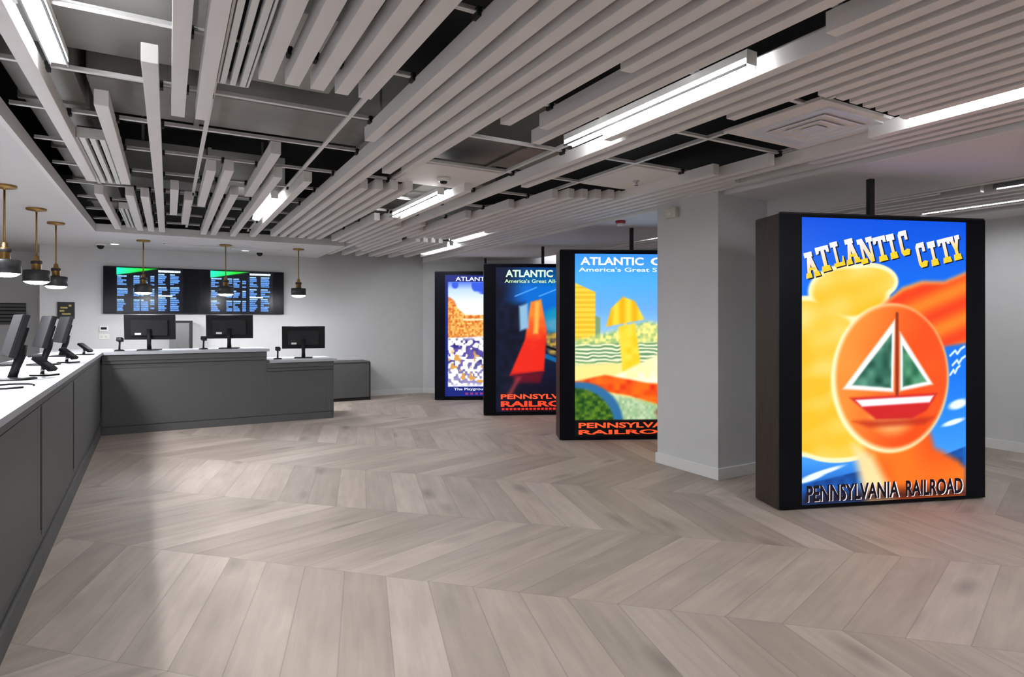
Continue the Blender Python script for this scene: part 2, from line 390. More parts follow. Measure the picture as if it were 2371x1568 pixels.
# flat tiles, diffusers
def tile(x0, x1, y0, y1, label):
    t = MB().box(x0, x1, y0, y1, ZT - .012, ZT + .01, 0.003).build('ceiling_tile', M['tile'])
    return tag(t, label, 'ceiling tile', 'flat ceiling tiles')
tile(GX[3] + .02, GX[4] - .02, 4.65, 5.39, 'flat ceiling tile with a round smoke detector, beside the middle lit strip')
tile(GX[5] + .02, GX[6] - .02, 3.87, 4.61, 'flat ceiling tile with a sprinkler, in front of the pillar')
tile(GX[5] - .06, GX[6] - .02, 2.16, 2.88, 'flat ceiling panel carrying the square air diffuser')
sd = empty('smoke_detector', (2.15, 5.03, ZT - .012))
MB().lathe([(0.062, 0), (0.062, -0.018), (0.05, -0.034), (0.0, -0.036)], seg=24).build('base', M['white'], sd)
MB().lathe([(0.034, -0.034), (0.028, -0.052), (0.0, -0.054)], seg=20).build('sensor', M['greyplastic'], sd)
tag(sd, 'round smoke detector under the flat tile beside the middle lit strip', 'smoke detector')
def sprinkler(x, y, z, label, up=0):
    s = empty('fire_sprinkler', (x, y, z))
    MB().lathe([(0.032, 0.0), (0.03, -0.008), (0.012, -0.012), (0.012, -0.03)], seg=16).build('collar', M['chrome'], s)
    MB().lathe([(0.016, -0.038), (0.02, -0.042), (0.0, -0.043)], seg=16).tube([(0.011, 0, -.02), (0.013, 0, -.04)], .002).build('deflector', M['red'], s)
    tag(s, label, 'sprinkler')
sprinkler(3.74, 4.27, ZT - .012, 'small red sprinkler head in the flat tile near the pillar')
sq = empty('air_diffuser', (3.74, 2.51, ZT - .012))
m = MB()
def ring(m, a, b, z0, z1):
    # square funnel from half-size a at z0 to half-size b at z1
    A = [(-a, -a, z0), (a, -a, z0), (a, a, z0), (-a, a, z0)]; B = [(-b, -b, z1), (b, -b, z1), (b, b, z1), (-b, b, z1)]
    for i in range(4): m.poly([A[i], A[(i + 1) % 4], B[(i + 1) % 4], B[i]])
ring(m, .30, .30, 0.01, -.012); ring(m, .30, .255, -.012, -.012); ring(m, .255, .225, -.012, .05)
m.build('frame', M['diffuser'], sq)
for i, (a, b) in enumerate(((.205, .17), (.125, .095))):
    m = MB(); ring(m, a, b, -.012, .030); ring(m, a + .012, a, -.010, -.014); m.build('cone', M['diffuser'], sq)
MB().box(-.06, .06, -.06, .06, -.014, -.006, .003).build('core_plate', M['diffuser'], sq)
MB().box(-.25, .25, -.25, .25, .051, .06).build('gap_shade_plate', M['black'], sq)  # black plate put in for the dark shadow lines between the cones
tag(sq, 'square louvred metal air diffuser in the ceiling above the nearest display', 'air diffuser')
def slot(x0, x1, y0, y1, n, label):
    t = empty('slot_diffuser', ((x0 + x1) / 2, (y0 + y1) / 2, ZB + .03)); W = x1 - x0; L = (y1 - y0) / 2
    step = W / n
    for i in range(n):
        c = -W / 2 + step * (i + .5)
        MB().box(c - step * .29, c + step * .29, -L, L, 0, .045, .003).build('blade', M['white'], t)
    m = MB().box(-W / 2 - .006, -W / 2 + .004, -L, L, 0, .07).box(W / 2 - .004, W / 2 + .006, -L, L, 0, .07)
    m.box(-W / 2, W / 2, -L - .005, -L, 0, .07).box(-W / 2, W / 2, L, L + .005, 0, .07).build('frame', M['white'], t)
    MB().box(-W / 2, W / 2, -L, L, .07, .08).build('backing', M['black'], t)
    tag(t, label, 'slot diffuser', 'linear slot diffusers')
slot(0.222, 0.362, NEAR, 3.47, 3, 'long linear slot diffuser left of the five wide baffles, at the top of the photo')
slot(-0.535, -0.365, 4.97, 6.5, 3, 'short linear slot diffuser by the left soffit, nearer one')
slot(-0.47, -0.35, 7.9, 9.45, 3, 'short linear slot diffuser by the left soffit, meeting the back soffit')

# ---------------------------------------------------------------- things on the soffits
def dome(x, y, label):
    d = empty('security_camera', (x, y, ZS))
    MB().lathe([(0.075, 0), (0.075, -0.016), (0.055, -0.03), (0.0, -0.03)], seg=24).build('mount', M['white'], d)
    MB().lathe([(0.05, -0.028), (0.048, -0.05), (0.036, -0.072), (0.015, -0.084), (0, -0.086)], seg=24).build('dome', M['plastic'], d)
    tag(d, label, 'security camera', 'ceiling dome cameras')
dome(-0.90, 11.1, 'small black dome camera on the soffit above the left end of the screens')
dome(1.34, 11.0, 'small black dome camera on the soffit left of the rightmost pendant')
def downl(x, y, label):
    d = empty('downlight', (x, y, ZS))
    MB().lathe([(0.085, 0.0), (0.085, -0.006), (0.062, -0.008), (0.055, -0.002)], seg=28, cap=False).build('ring', M['white'], d)
    MB().lathe([(0.058, -0.003), (0.0, -0.0031)], seg=28).build('lens', M['down'], d)
    tag(d, label, 'downlight', 'recessed downlights')
downl(-0.72, 11.05, 'round recessed downlight right of the left dome camera')
downl(1.12, 11.0, 'round recessed downlight left of the right dome camera')
def added_spotl(x, y, label):  # unseen downlight with a spot lamp, added for the floor's shadow edge
    downl(x, y, label)
    l = bpy.data.lights.new('bulb', 'SPOT'); l.energy = DOWN; l.spot_size = R(118); l.spot_blend = .5; l.shadow_soft_size = .05; l.color = (.98, .985, 1)
    o = bpy.data.objects.new('bulb', l); COL.objects.link(o); o.location = (x, y, ZS - .02)
for i, y in enumerate((1.2, 2.9, 4.6, 6.3)):
    added_spotl(-1.45, y, 'unseen recessed downlight added for light over the left counter, ' + ORD[i] + ' from near')
for x0, x1, lab in ((-0.05, 0.78, 'flush white access panel in the back soffit behind the left back pendant'), (0.9, 1.6, 'flush white access panel in the back soffit behind the middle back pendant')):
    t = empty('access_panel', ((x0 + x1) / 2, 10.75, ZS))
    hx = (x1 - x0) / 2
    MB().box(-hx, hx, -.13, .13, -.006, 0, .002).build('door', M['gyp'], t)
    m = MB()
    for a in ((-hx - .02, hx + .02, -.15, -.132), (-hx - .02, hx + .02, .132, .15), (-hx - .02, -hx - .002, -.15, .15), (hx + .002, hx + .02, -.15, .15)): m.box(*a, -.010, 0)
    m.build('frame', M['trimw'], t)
    tag(t, lab, 'access panel')
eb = empty('wall_sensor', (PX0, 4.5, 2.56))
MB().box(-.05, 0, -.075, .075, -.05, .05, .01).build('body', M['cream'], eb)
MB().box(-.056, -.049, -.03, .03, -.03, .0, .004).build('lens', M['white'], eb)
tag(eb, 'small cream sensor box high on the left face of the pillar', 'sensor')
fs = empty('fire_strobe', (4.62, 5.55, ZS))
MB().lathe([(0.06, 0), (0.06, -0.02), (0.05, -0.032), (0, -0.033)], seg=24).build('base', M['red'], fs)
MB().box(-.022, .022, -.04, .04, -.06, -.03, .008).build('lens', M['white'], fs)
tag(fs, 'red fire strobe on the ceiling left of the pillar top', 'fire alarm')

# ---------------------------------------------------------------- pendants
def make_pendant():
    p = empty('pendant_lamp', (0, 0, ZS))
    MB().lathe([(0.0, 0.0), (0.088, 0), (0.088, -0.016), (0.082, -0.022), (0.012, -0.024), (0.011, -0.04), (0, -0.04)]).build('canopy', M['brass'], p)
    MB().lathe([(0.008, -0.03), (0.008, -0.50)], seg=12).build('rod', M['brass'], p)
    k = MB().lathe([(0.010, -0.49), (0.022, -0.50), (0.026, -0.535), (0.030, -0.54)]).lathe([(0.030, -0.54), (0.044, -0.545), (0.046, -0.585), (0.040, -0.59), (0.042, -0.635), (0.03, -0.655)])
    k = k.build('socket', M['brass'], p)
    MB().lathe([(0.047, -0.55), (0.049, -0.553), (0.049, -0.578), (0.047, -0.581)], cap=False).build('band', M['shade'], k)
    MB().lathe([(0.012, -0.640), (0.108, -0.645), (0.115, -0.652), (0.116, -0.765), (0.112, -0.765), (0.111, -0.656), (0.012, -0.648)], seg=36).build('shade', M['shade'], p)
    d = MB().lathe([(0.108, -0.752), (0.104, -0.767), (0.085, -0.782), (0.05, -0.791), (0.0, -0.794)], seg=36).build('diffuser', M['bulb'], p)
    d['label'] = 'glowing white diffuser'
    return p
pend = make_pendant()
spots = [(-1.235, 6.72, 'brass and black pendant over the left counter, nearest one at the left edge'),
         (-1.20, 7.95, 'brass and black pendant over the left counter, middle of the three'),
         (-1.17, 8.98, 'brass and black pendant over the left counter, farthest of the three'),
         (-0.32, 10.33, 'brass and black pendant in front of the left departure screen'),
         (0.77, 10.33, 'brass and black pendant in front of the right departure screen'),
         (1.85, 10.33, 'brass and black pendant hanging alone right of the screens'),
         (-1.27, 5.35, 'brass and black pendant over the left counter, first beyond the left edge of the photo'),
         (-1.29, 4.1, 'brass and black pendant over the left counter, second beyond the left edge of the photo'),
         (-1.31, 2.85, 'brass and black pendant over the left counter, third beyond the left edge of the photo')]
for i, (x, y, lab) in enumerate(spots):
    o = pend if i == 0 else copy_tree(pend)
    o.location = (x, y, ZS); tag(o, lab, 'pendant lamp', 'pendant lamps over the counters')

# ---------------------------------------------------------------- counters
CX = -0.755; CYF = 9.32
HT = 1.07; TH = 0.035
LX = lambda y: -0.635 - 0.0205 * (y - 3.4)      # front line of the left run
def left_unit(y0, y1, label):
    t = empty('counter_cabinet', (LX((y0 + y1) / 2), (y0 + y1) / 2, 0), math.atan(.0205)); h = (y1 - y0) / 2
    MB().box(-.62, -.012, -h + .001, h - .001, 0.0, HT - TH).build('body', M['counter'], t)
    MB().box(-.012, 0.0, -h + .012, h - .012, 0.20, HT - TH - .06, .002).build('face_panel', M['counter'], t)
    MB().box(-.012, .006, -h + .001, h - .001, HT - TH - .05, HT - TH, .003).build('top_rail', M['counter'], t)
    MB().box(-.012, .008, -h + .001, h - .001, 0.0, .13, .003).build('base_board', M['counter'], t)
    MB().box(-.012, .0035, h - .040, h - .001, 0.24, .965).build('groove', M['counter_dark'], t)
    tag(t, label, 'counter', 'left counter cabinets')
left_unit(1.5, 4.52, 'grey counter cabinet of the left run, nearest one at the left edge')
left_unit(4.52, 6.24, 'grey counter cabinet of the left run, between the two dark vertical grooves')
left_unit(6.24, CYF - .024, 'grey counter cabinet of the left run, far one meeting the front counter')
def front_unit(x0, x1, top, label, depth=.68, endpanel=False):
    t = empty('counter_cabinet', ((x0 + x1) / 2, CYF, 0)); h = (x1 - x0) / 2; zt = top - TH
    MB().box(-h - (0 if endpanel else .5), h, .021, depth, 0, zt).build('body', M['counter'], t)
    m = MB().box(-h, h, -.022, .021, zt - .075, zt, .004).box(-h, h, -.008, .021, zt - .12, zt - .075, .006)
    m.build('cornice', M['counter'], t)
    fr = MB()
    e = .10
    z0, z1 = .11, zt - .125
    fr.box(-h, -h + e, .008, .021, z0, z1).box(h - e, h, .008, .021, z0, z1).box(-h + e, h - e, .008, .021, z1 - .05, z1).box(-h + e, h - e, .008, .021, z0, z0 + .03)
    fr.build('panel_frame', M['counter'], t)
    MB().box(-h + e, h - e, .013, .021, z0 + .03, z1 - .05).build('panel', M['counter'], t)
    MB().box(-h, h, .012, .021, 0, .10, .002).build('base_board', M['counter'], t)
    if endpanel: MB().box(h, h + .012, .0, depth, 0.0, zt, .003).build('end_panel', M['counter'], t)
    tag(t, label, 'counter')
front_unit(CX + .014, 1.23, HT, 'tall grey panelled front counter below the departure screens')
front_unit(1.231, 2.17, 0.90, 'lower grey panelled counter at the right end of the front counter', .78, True)
wt = MB().prism([(-1.40, 1.5), (LX(1.5) + .025, 1.5), (LX(CYF - .045) + .025, CYF - .045), (1.265, CYF - .045), (1.265, 10.03), (-.70, 10.03), (-.70, 10.5), (-1.40, 10.5)], HT - TH, HT).build('worktop', M['top'])
tag(wt, 'long white L-shaped worktop over the left and front counters', 'worktop')
wl = MB().box(1.268, 2.22, CYF - .045, 10.14, .90 - TH, .90, .003).build('worktop', M['top'])
tag(wl, 'short white worktop on the low counter at the right end', 'worktop')
hc = empty('low_cabinet', (2.45, 11.35, 0))
MB().box(-.75, .80, -.25, .27, 0.06, .70).build('body', M['counter'], hc)
MB().box(-.76, .815, -.262, .275, .70, .722, .003).build('top', M['counter'], hc)
MB().box(.80, .82, -.262, .275, 0, .70).build('end_panel', M['counter_dark'], hc)
MB().box(-.75, .80, -.235, .25, 0, .06).build('plinth', M['counter_dark'], hc)
tag(hc, 'low plain grey cabinet against the back wall right of the counters', 'cabinet')

# ---------------------------------------------------------------- monitors
def make_monitor(w_, h_, lift, tilt, screen_front=True):
    """screen faces local +y; stands on z=0"""
    t = empty('monitor')
    T = Matrix.Translation((0, 0, lift + h_ / 2)) @ Matrix.Rotation(tilt, 4, 'X')
    cs = MB().box(-w_ / 2, w_ / 2, -.016, .014, -h_ / 2, h_ / 2, .006).xf(T); cs = cs.build('casing', M['plastic'], t)
    MB().box(-w_ / 2 + .015, w_ / 2 - .015, .0145, .017, -h_ / 2 + .02, h_ / 2 - .015).xf(T).build('screen', M['glassblack'], cs)
    b = MB().box(-w_ * .36, w_ * .36, -.045, -.015, -h_ * .34, h_ * .30, .012)
    for i in range(5): b.box(-w_ * .28, w_ * .28, -.0465, -.044, h_ * .10 + i * .018, h_ * .10 + i * .018 + .006)
    bc = b.xf(T).build('back_cover', M['greyplastic'], t)
    MB().box(-w_ * .28, -w_ * .16, -.0475, -.044, -h_ * .30, -h_ * .22).xf(T).build('sticker', M['paper'], bc)
    MB().tube([(0, -.035, .012), (0, -.05, lift * .6), (0, -.045, lift + h_ * .42)], [.03, .026, .03], 12).build('stand', M['plastic'], t)
    MB().box(-.13, .13, -.13, .08, 0, .014, .006).build('foot', M['plastic'], t)
    return t
def put(o, x, y, z, rz, label, cat, group=None):
    o.location = (x, y, z); o.rotation_euler = (0, 0, rz); return tag(o, label, cat, group)
mon = make_monitor(.63, .345, .145, R(4))
put(mon, -0.22, 9.72, HT, R(-14), 'black monitor seen from behind under the left departure screen', 'monitor', 'black monitors on the front counter')
put(copy_tree(mon), 0.78, 9.74, HT, R(-14), 'black monitor seen from behind under the right departure screen', 'monitor', 'black monitors on the front counter')
put(copy_tree(mon), 1.82, 9.74, .90, R(-14), 'black monitor seen from behind on the low counter', 'monitor', 'black monitors on the front counter')

def make_scanner():
    t = empty('barcode_scanner')
    MB().lathe([(0, 0), (.062, 0), (.06, .01), (.045, .018), (.014, .022), (0, .022)], seg=24).build('base', M['plastic'], t)
    MB().tube([(0, 0, .015), (0, 0.004, .07), (0, .012, .13)], [.013, .011, .012], 10).build('neck', M['plastic'], t)
    MB().box(-.034, .034, -.03, .045, -.026, .026, .012).xf(Matrix.Translation((0, .01, .155)) @ Matrix.Rotation(R(-18), 4, 'X')).build('head', M['plastic'], t)
    return t
sc = make_scanner()
put(sc, -.57, 9.60, HT, R(-20), 'small black scanner on a round base left of the left front monitor', 'scanner', 'scanners on the front counter')
put(copy_tree(sc), .43, 9.60, HT, R(-20), 'small black scanner on a round base between the two front monitors', 'scanner', 'scanners on the front counter')
put(copy_tree(sc), 1.42, 9.60, .90, R(-20), 'small black scanner on a round base beside the low counter monitor', 'scanner', 'scanners on the front counter')

def make_pos():
    """touch screen whose face looks along local +y and leans back"""
    t = empty('touch_screen')
    w_, h_ = .40, .30
    T = Matrix.Translation((0, 0, .155 + h_ / 2)) @ Matrix.Rotation(R(15), 4, 'X')
    MB().box(-w_ / 2, w_ / 2, -.026, .012, -h_ / 2, h_ / 2, .006).xf(T).build('casing', M['plastic'], t)
    MB().box(-w_ / 2 + .004, w_ / 2 - .004, .0125, .016, -h_ / 2 + .004, h_ / 2 - .004, .001).xf(T).build('screen', M['offscreen'], t)
    MB().box(-.12, .12, -.055, -.025, -.11, .07, .01).xf(T).build('back_cover', M['plastic'], t)
    MB().tube([(0, .01, .012), (0, -.01, .08), (0, -.035, .16), (0, -.05, .24)], [.028, .026, .03, .028], 12).build('stand', M['plastic'], t)
    MB().lathe([(0, 0), (.13, 0), (.128, .010), (.09, .016), (0, .018)], seg=32).build('foot', M['plastic'], t)
    return t
ps = make_pos()
RZ = R(107)
put(ps, -.93, 5.34, HT, RZ, 'grey tilted touch screen on the left counter, nearest of the three', 'screen', 'touch screens on the left counter')
put(copy_tree(ps), -1.0, 6.98, HT, RZ + R(2), 'grey tilted touch screen on the left counter, middle of the three', 'screen', 'touch screens on the left counter')
put(copy_tree(ps), -1.05, 8.5, HT, RZ + R(3), 'grey tilted touch screen on the left counter, farthest of the three', 'screen', 'touch screens on the left counter')
def make_terminal():
    t = empty('card_terminal')
    MB().box(-.06, .06, -.07, .07, 0, .012, .005).build('base', M['plastic'], t)
    MB().tube([(0, .02, .01), (0, .01, .07)], .014, 10).build('stem', M['chrome'], t)
    T = Matrix.Translation((0, 0, .088)) @ Matrix.Rotation(R(35), 4, 'X')
    bd = MB().box(-.04, .04, -.08, .08, -.014, .014, .006).xf(T).build('body', M['plastic'], t)
    MB().box(-.03, .03, .01, .065, .0145, .016).xf(T).build('display', M['glassblack'], bd)
    MB().box(-.03, .03, -.065, -.005, .0145, .017, .001).xf(T).build('keypad', M['greyplastic'], bd)
    return t
tm = make_terminal()
for i, (x, y, lab) in enumerate([(-.80, 5.62, 'black card terminal beside the nearest touch screen'), (-.84, 7.2, 'black card terminal beside the middle touch screen'),
                                 (-.86, 8.75, 'black card terminal beside the farthest touch screen')]):
    o = tm if i == 0 else copy_tree(tm)
    put(o, x, y, HT, R(60), lab, 'card terminal', 'card terminals on the left counter')
def make_keyboard():
    t = empty('keyboard')
    MB().box(-.20, .20, -.065, .065, 0, .016, .005).build('tray', M['plastic'], t)
    m = MB()
    for r in range(5):
        for c_ in range(14):
            x = -.19 + c_ * .0272; y = -.057 + r * .0232
            m.box(x, x + .022, y, y + .018, .016, .021, .001)
    m.build('keys', M['greyplastic'], t)
    return t
kb = make_keyboard()
for i, (x, y, lab) in enumerate([(-1.24, 5.5, 'black keyboard behind the nearest touch screen'), (-1.27, 7.1, 'black keyboard behind the middle touch screen'), (-1.29, 8.65, 'black keyboard behind the farthest touch screen')]):
    o = kb if i == 0 else copy_tree(kb)
    put(o, x, y, HT, R(90), lab, 'keyboard', 'keyboards on the left counter')
loop = MB().tube([(-.80 + .10 * math.cos(a) * 1.2 - .05, 4.75 + .15 * math.sin(a), HT + .006) for a in [i * 2 * math.pi / 24 for i in range(22)]], .006, 8)
tag(loop.build('cable', M['plastic']), 'black looped cable lying on the worktop at the left edge', 'cable')

# ---------------------------------------------------------------- back wall fittings
cab = empty('metal_locker', (0.17, 11.42, 0))
MB().box(-.16, .16, -.16, .2, 0, 1.46, .006).build('body', M['steel'], cab)
MB().box(.13, .175, -.175, .2, 0, 1.475, .004).box(-.16, .13, -.175, .2, 1.44, 1.475, .004).build('frame', M['greyplastic'], cab)
tag(cab, 'grey metal locker with dark frame, half hidden by the left front monitor', 'locker')
th = empty('thermostat', (-.90, 11.65, 1.345))
MB().box(-.06, .06, -.022, 0, -.045, .045, .008).build('body', M['white'], th)
MB().box(-.04, .04, -.025, -.02, -.012, .026, .002).build('display', M['glassblack'], th)
tag(th, 'white thermostat with dark display on the back wall below the screens', 'thermostat')
wo = empty('wall_outlet', (-.90, 11.65, 1.22))
MB().box(-.07, .07, -.008, 0, -.04, .04, .003).build('plate', M['white'], wo)
MB().box(-.045, -.01, -.011, -.007, -.02, .02, .002).box(.01, .045, -.011, -.007, -.02, .02, .002).build('socket', M['cream'], wo)
tag(wo, 'white double wall outlet just below the thermostat', 'outlet')
ws = empty('wall_sign', (-1.39, 11.65, 1.645))
MB().box(-.11, .11, -.025, 0, -.14, .12, .004).build('plate', M['black'], ws)
m = MB()
for a, b, c_, d in ((-.07, .02, .02, .045), (-.08, -.02, -.03, -.005), (.035, .07, .05, .08), (-.05, .06, -.075, -.055)): m.box(a, b, -.028, -.024, c_, d)
m.build('marking', M['gold'], ws)
tag(ws, 'small black wall sign with gold marks above the farthest touch screen', 'sign')
lv = empty('slatted_blind', (-2.75, 12.98, 1.41))
for i in range(6):
    MB().box(-.65, .65, -.03, .0, i * .06, i * .06 + .042, .004).build('slat', M['slatgrey'], lv)
MB().box(-.65, .65, -.008, .0, 0, .36).build('backing', M['greyplastic'], lv)
tag(lv, 'dark grey slatted blind on the recessed wall at the left edge', 'blind')

# ---------------------------------------------------------------- painted screens
def ss(e0, e1, x):
    t = np.clip((x - e0) / (e1 - e0), 0, 1); return t * t * (3 - 2 * t)
class Art:
    """picture shown on a lit display; u runs right 0..1, v runs down 0..1; kept on the panel mesh as its colour attribute"""
    def __init__(s, nu, nv, aspect):
        s.nu, s.nv, s.asp = nu, nv, aspect
        s.u, s.v = np.meshgrid(np.linspace(0, 1, nu), np.linspace(0, 1, nv)); s.c = np.zeros((nv, nu, 3))
        rg = np.random.default_rng(3); s.rg = rg
    def fill(s, c): s.c[:] = c
    def vgrad(s, stops):
        vs = [a for a, _ in stops]
        for k in range(3): s.c[..., k] = np.interp(s.v, vs, [b[k] for _, b in stops])
    def over(s, mask, col):
        col = np.asarray(col, float); s.c = s.c * (1 - mask[..., None]) + (col if col.ndim == 3 else col[None, None, :]) * mask[..., None]
    def ell(s, cu, cv, ru, rv, ang=0, soft=.06):
        du = s.u - cu; dv = (s.v - cv) / s.asp
        a = R(ang); x = du * math.cos(a) + dv * math.sin(a); y = -du * math.sin(a) + dv * math.cos(a)
        d = np.sqrt((x / ru) ** 2 + (y / rv) ** 2); return 1 - ss(1 - soft, 1 + soft, d)
    def pol(s, pts, soft=.006):
        x, y = s.u, s.v / s.asp
        P = [(a, b / s.asp) for a, b in pts]; ins = np.zeros_like(x, bool); dist = np.full_like(x, 9.)
        for (x0, y0), (x1, y1) in zip(P, P[1:] + P[:1]):
            cond = ((y0 > y) != (y1 > y)); ins ^= cond & (x < (x1 - x0) * (y - y0) / ((y1 - y0) if y1 != y0 else 1e-9) + x0)
            t = np.clip(((x - x0) * (x1 - x0) + (y - y0) * (y1 - y0)) / ((x1 - x0) ** 2 + (y1 - y0) ** 2 + 1e-12), 0, 1)
            dist = np.minimum(dist, np.hypot(x - x0 - t * (x1 - x0), y - y0 - t * (y1 - y0)))
        return ss(-soft, soft, np.where(ins, dist, -dist))
    def line(s, pts, wd, soft=.006):
        x, y = s.u, s.v / s.asp; dist = np.full_like(x, 9.)
        P = [(a, b / s.asp) for a, b in pts]
        for (x0, y0), (x1, y1) in zip(P, P[1:]):
            t = np.clip(((x - x0) * (x1 - x0) + (y - y0) * (y1 - y0)) / ((x1 - x0) ** 2 + (y1 - y0) ** 2 + 1e-12), 0, 1)
            dist = np.minimum(dist, np.hypot(x - x0 - t * (x1 - x0), y - y0 - t * (y1 - y0)))
        return 1 - ss(wd - soft, wd + soft, dist)
    def mix(s, a, b, f):
        f = np.clip(f, 0, 1)[..., None]; return np.asarray(a)[None, None] * (1 - f) + np.asarray(b)[None, None] * f
    def noise(s, n, seed=0):
        rg = np.random.default_rng(seed); g = rg.random((int(n / s.asp) + 2, n + 2))
        x = s.u * n; y = s.v / s.asp * n; xi = x.astype(int); yi = np.minimum(y.astype(int), g.shape[0] - 2); fx = x - xi; fy = y - yi
        fx = fx * fx * (3 - 2 * fx); fy = fy * fy * (3 - 2 * fy)
        return (g[yi, xi] * (1 - fx) * (1 - fy) + g[yi, xi + 1] * fx * (1 - fy) + g[yi + 1, xi] * (1 - fx) * fy + g[yi + 1, xi + 1] * fx * fy)
    def mesh(s, name, w_, h_, y, z0, parent, m):
        nu, nv = s.nu, s.nv
        co = np.zeros((nv, nu, 3)); co[..., 0] = (s.u - .5) * w_; co[..., 1] = y; co[..., 2] = z0 + (1 - s.v) * h_
        i = np.arange(nu * nv).reshape(nv, nu)
        f = np.stack([i[1:, :-1], i[1:, 1:], i[:-1, 1:], i[:-1, :-1]], -1).reshape(-1, 4)
        me = bpy.data.meshes.new(name); me.vertices.add(nu * nv); me.vertices.foreach_set('co', co.reshape(-1))
        me.loops.add(f.size); me.loops.foreach_set('vertex_index', f.reshape(-1).astype(np.int32))
        me.polygons.add(len(f)); me.polygons.foreach_set('loop_start', np.arange(0, f.size, 4, dtype=np.int32))
        me.update(calc_edges=True)
        at = me.color_attributes.new('picture', 'FLOAT_COLOR', 'POINT')
        c = np.clip(s.c, 0, 1); c = np.where(c <= .04045, c / 12.92, ((c + .055) / 1.055) ** 2.4)
        at.data.foreach_set('color', np.concatenate([c, np.ones((nv, nu, 1))], -1).reshape(-1).astype(np.float32))
        me.materials.append(m); o = bpy.data.objects.new(name, me); COL.objects.link(o); o.parent = parent
        return o

# lettering ----------------------------------------------------------------
def text_mesh(txt, bold=.0):
    cu = bpy.data.curves.new('t', 'FONT'); cu.body = txt; cu.offset = bold; cu.resolution_u = 3
    ob = bpy.data.objects.new('t', cu); COL.objects.link(ob); bpy.context.view_layer.update()
    dg = bpy.context.evaluated_depsgraph_get(); me = bpy.data.meshes.new_from_object(ob.evaluated_get(dg))
    v = np.array([p.co[:2] for p in me.vertices]); f = [list(p.vertices) for p in me.polygons]
    bpy.data.objects.remove(ob); bpy.data.curves.remove(cu); bpy.data.meshes.remove(me)
    v -= v.min(0); return v / v.max(0), f
SLAB = {  # strokes of a narrow slab-serif alphabet in a unit box: each a quad
    'A': [[(.10, 0), (.34, 0), (.58, .86), (.38, .86)], [(.62, .0), (.94, 0), (.62, .9), (.40, .9)], [(.3, .28), (.75, .28), (.72, .38), (.33, .38)], [(0, 0), (.44, 0), (.40, .2), (.08, .2)], [(.54, 0), (1, 0), (.92, .2), (.60, .2)], [(.2, .80), (.74, .80), (.74, 1), (.2, 1)]],
    'T': [[(.38, 0), (.64, 0), (.64, 1), (.38, 1)], [(.14, 0), (.88, 0), (.80, .22), (.22, .22)], [(0, .72), (.2, .74), (.26, .86), (.0, 1)], [(1, .72), (.8, .74), (.74, .86), (1, 1)], [(0, .84), (1, .84), (1, 1), (0, 1)]],
    'L': [[(.22, 0), (.46, 0), (.46, 1), (.22, 1)], [(0, .80), (.7, .80), (.7, 1), (0, 1)], [(0, 0), (1, 0), (1, .16), (0, .16)], [(.76, .1), (1, .1), (1, .38), (.9, .38)]],
    'N': [[(.14, 0), (.30, 0), (.30, 1), (.14, 1)], [(.72, 0), (.88, 0), (.88, 1), (.72, 1)], [(.62, 0), (.88, 0), (.36, 1), (.10, 1)], [(0, 0), (.44, 0), (.44, .2), (0, .2)], [(.58, .8), (1, .8), (1, 1), (.58, 1)], [(0, .8), (.36, .8), (.36, 1), (0, 1)]],
    'I': [[(.34, 0), (.66, 0), (.66, 1), (.34, 1)], [(.08, 0), (.92, 0), (.84, .26), (.16, .26)], [(.08, .74), (.92, .74), (.92, 1), (.08, 1)]],
    'C': [[(.06, .14), (.36, .14), (.36, .86), (.06, .86)], [(.06, .14), (.22, 0), (.8, 0), (.96, .2), (.7, .26), (.36, .2)], [(.06, .86), (.36, .80), (.66, .80), (.66, .62), (.94, .62), (.94, 1), (.22, 1)]],
    'Y': [[(.36, 0), (.64, 0), (.64, .52), (.36, .52)], [(.14, 0), (.86, 0), (.80, .24), (.2, .24)], [(.04, 1), (.34, 1), (.62, .44), (.38, .40)], [(.66, 1), (.96, 1), (.62, .40), (.40, .48)], [(0, .82), (.44, .82), (.44, 1), (0, 1)], [(.56, .82), (1, .82), (1, 1), (.56, 1)]],
}
class Letters:
    def __init__(s): s.v = []; s.f = []; s.c = []; s.done = []
    def cut(s):
        if s.v: s.done.append((s.v, s.f, s.c))
        s.v = []; s.f = []; s.c = []
    def flush(s, parent):
        s.cut()
        for s.v, s.f, s.c in s.done: s.build(parent, M['screen'])
    def add(s, pts, faces, col, y):
        b = len(s.v)
        for (x, z) in pts:
            s.v.append((x, y, z)); s.c.append(col(x, z) if callable(col) else col)
        s.f += [[b + i for i in f] for f in faces]
    def text(s, txt, x0, x1, z0, z1, col, y, bold=0.0, keep=False):
        if not keep: s.cut()
        v, f = text_mesh(txt, bold)
        s.add([(x0 + a * (x1 - x0), z0 + b * (z1 - z0)) for a, b in v], f, col, y)
    def slab(s, ch, corner, ux, uz, col, y):
        """corner = lower-left point, ux / uz = width and height vectors on the panel; col(t) by height"""
        for i, q in enumerate(SLAB[ch]):
            pts = [(corner[0] + a * ux[0] + b * uz[0], corner[1] + a * ux[1] + b * uz[1]) for a, b in q]
            # subdivide vertically by using fans with own colours
            b0 = len(s.v)
            for (p, (a, b)) in zip(pts, q): s.v.append((p[0], y - i * .00004, p[1])); s.c.append(col(b))
            s.f.append([b0 + k for k in range(len(q))])
    def build(s, parent, m):
        me = bpy.data.meshes.new('lettering'); me.from_pydata(s.v, [], s.f); me.update()
        at = me.color_attributes.new('picture', 'FLOAT_COLOR', 'POINT')
        at.data.foreach_set('color', np.array([(*lin(c), 1) for c in s.c], np.float32).reshape(-1))
        me.materials.append(m)
        o = bpy.data.objects.new('lettering', me); COL.objects.link(o); o.parent = parent
        return o

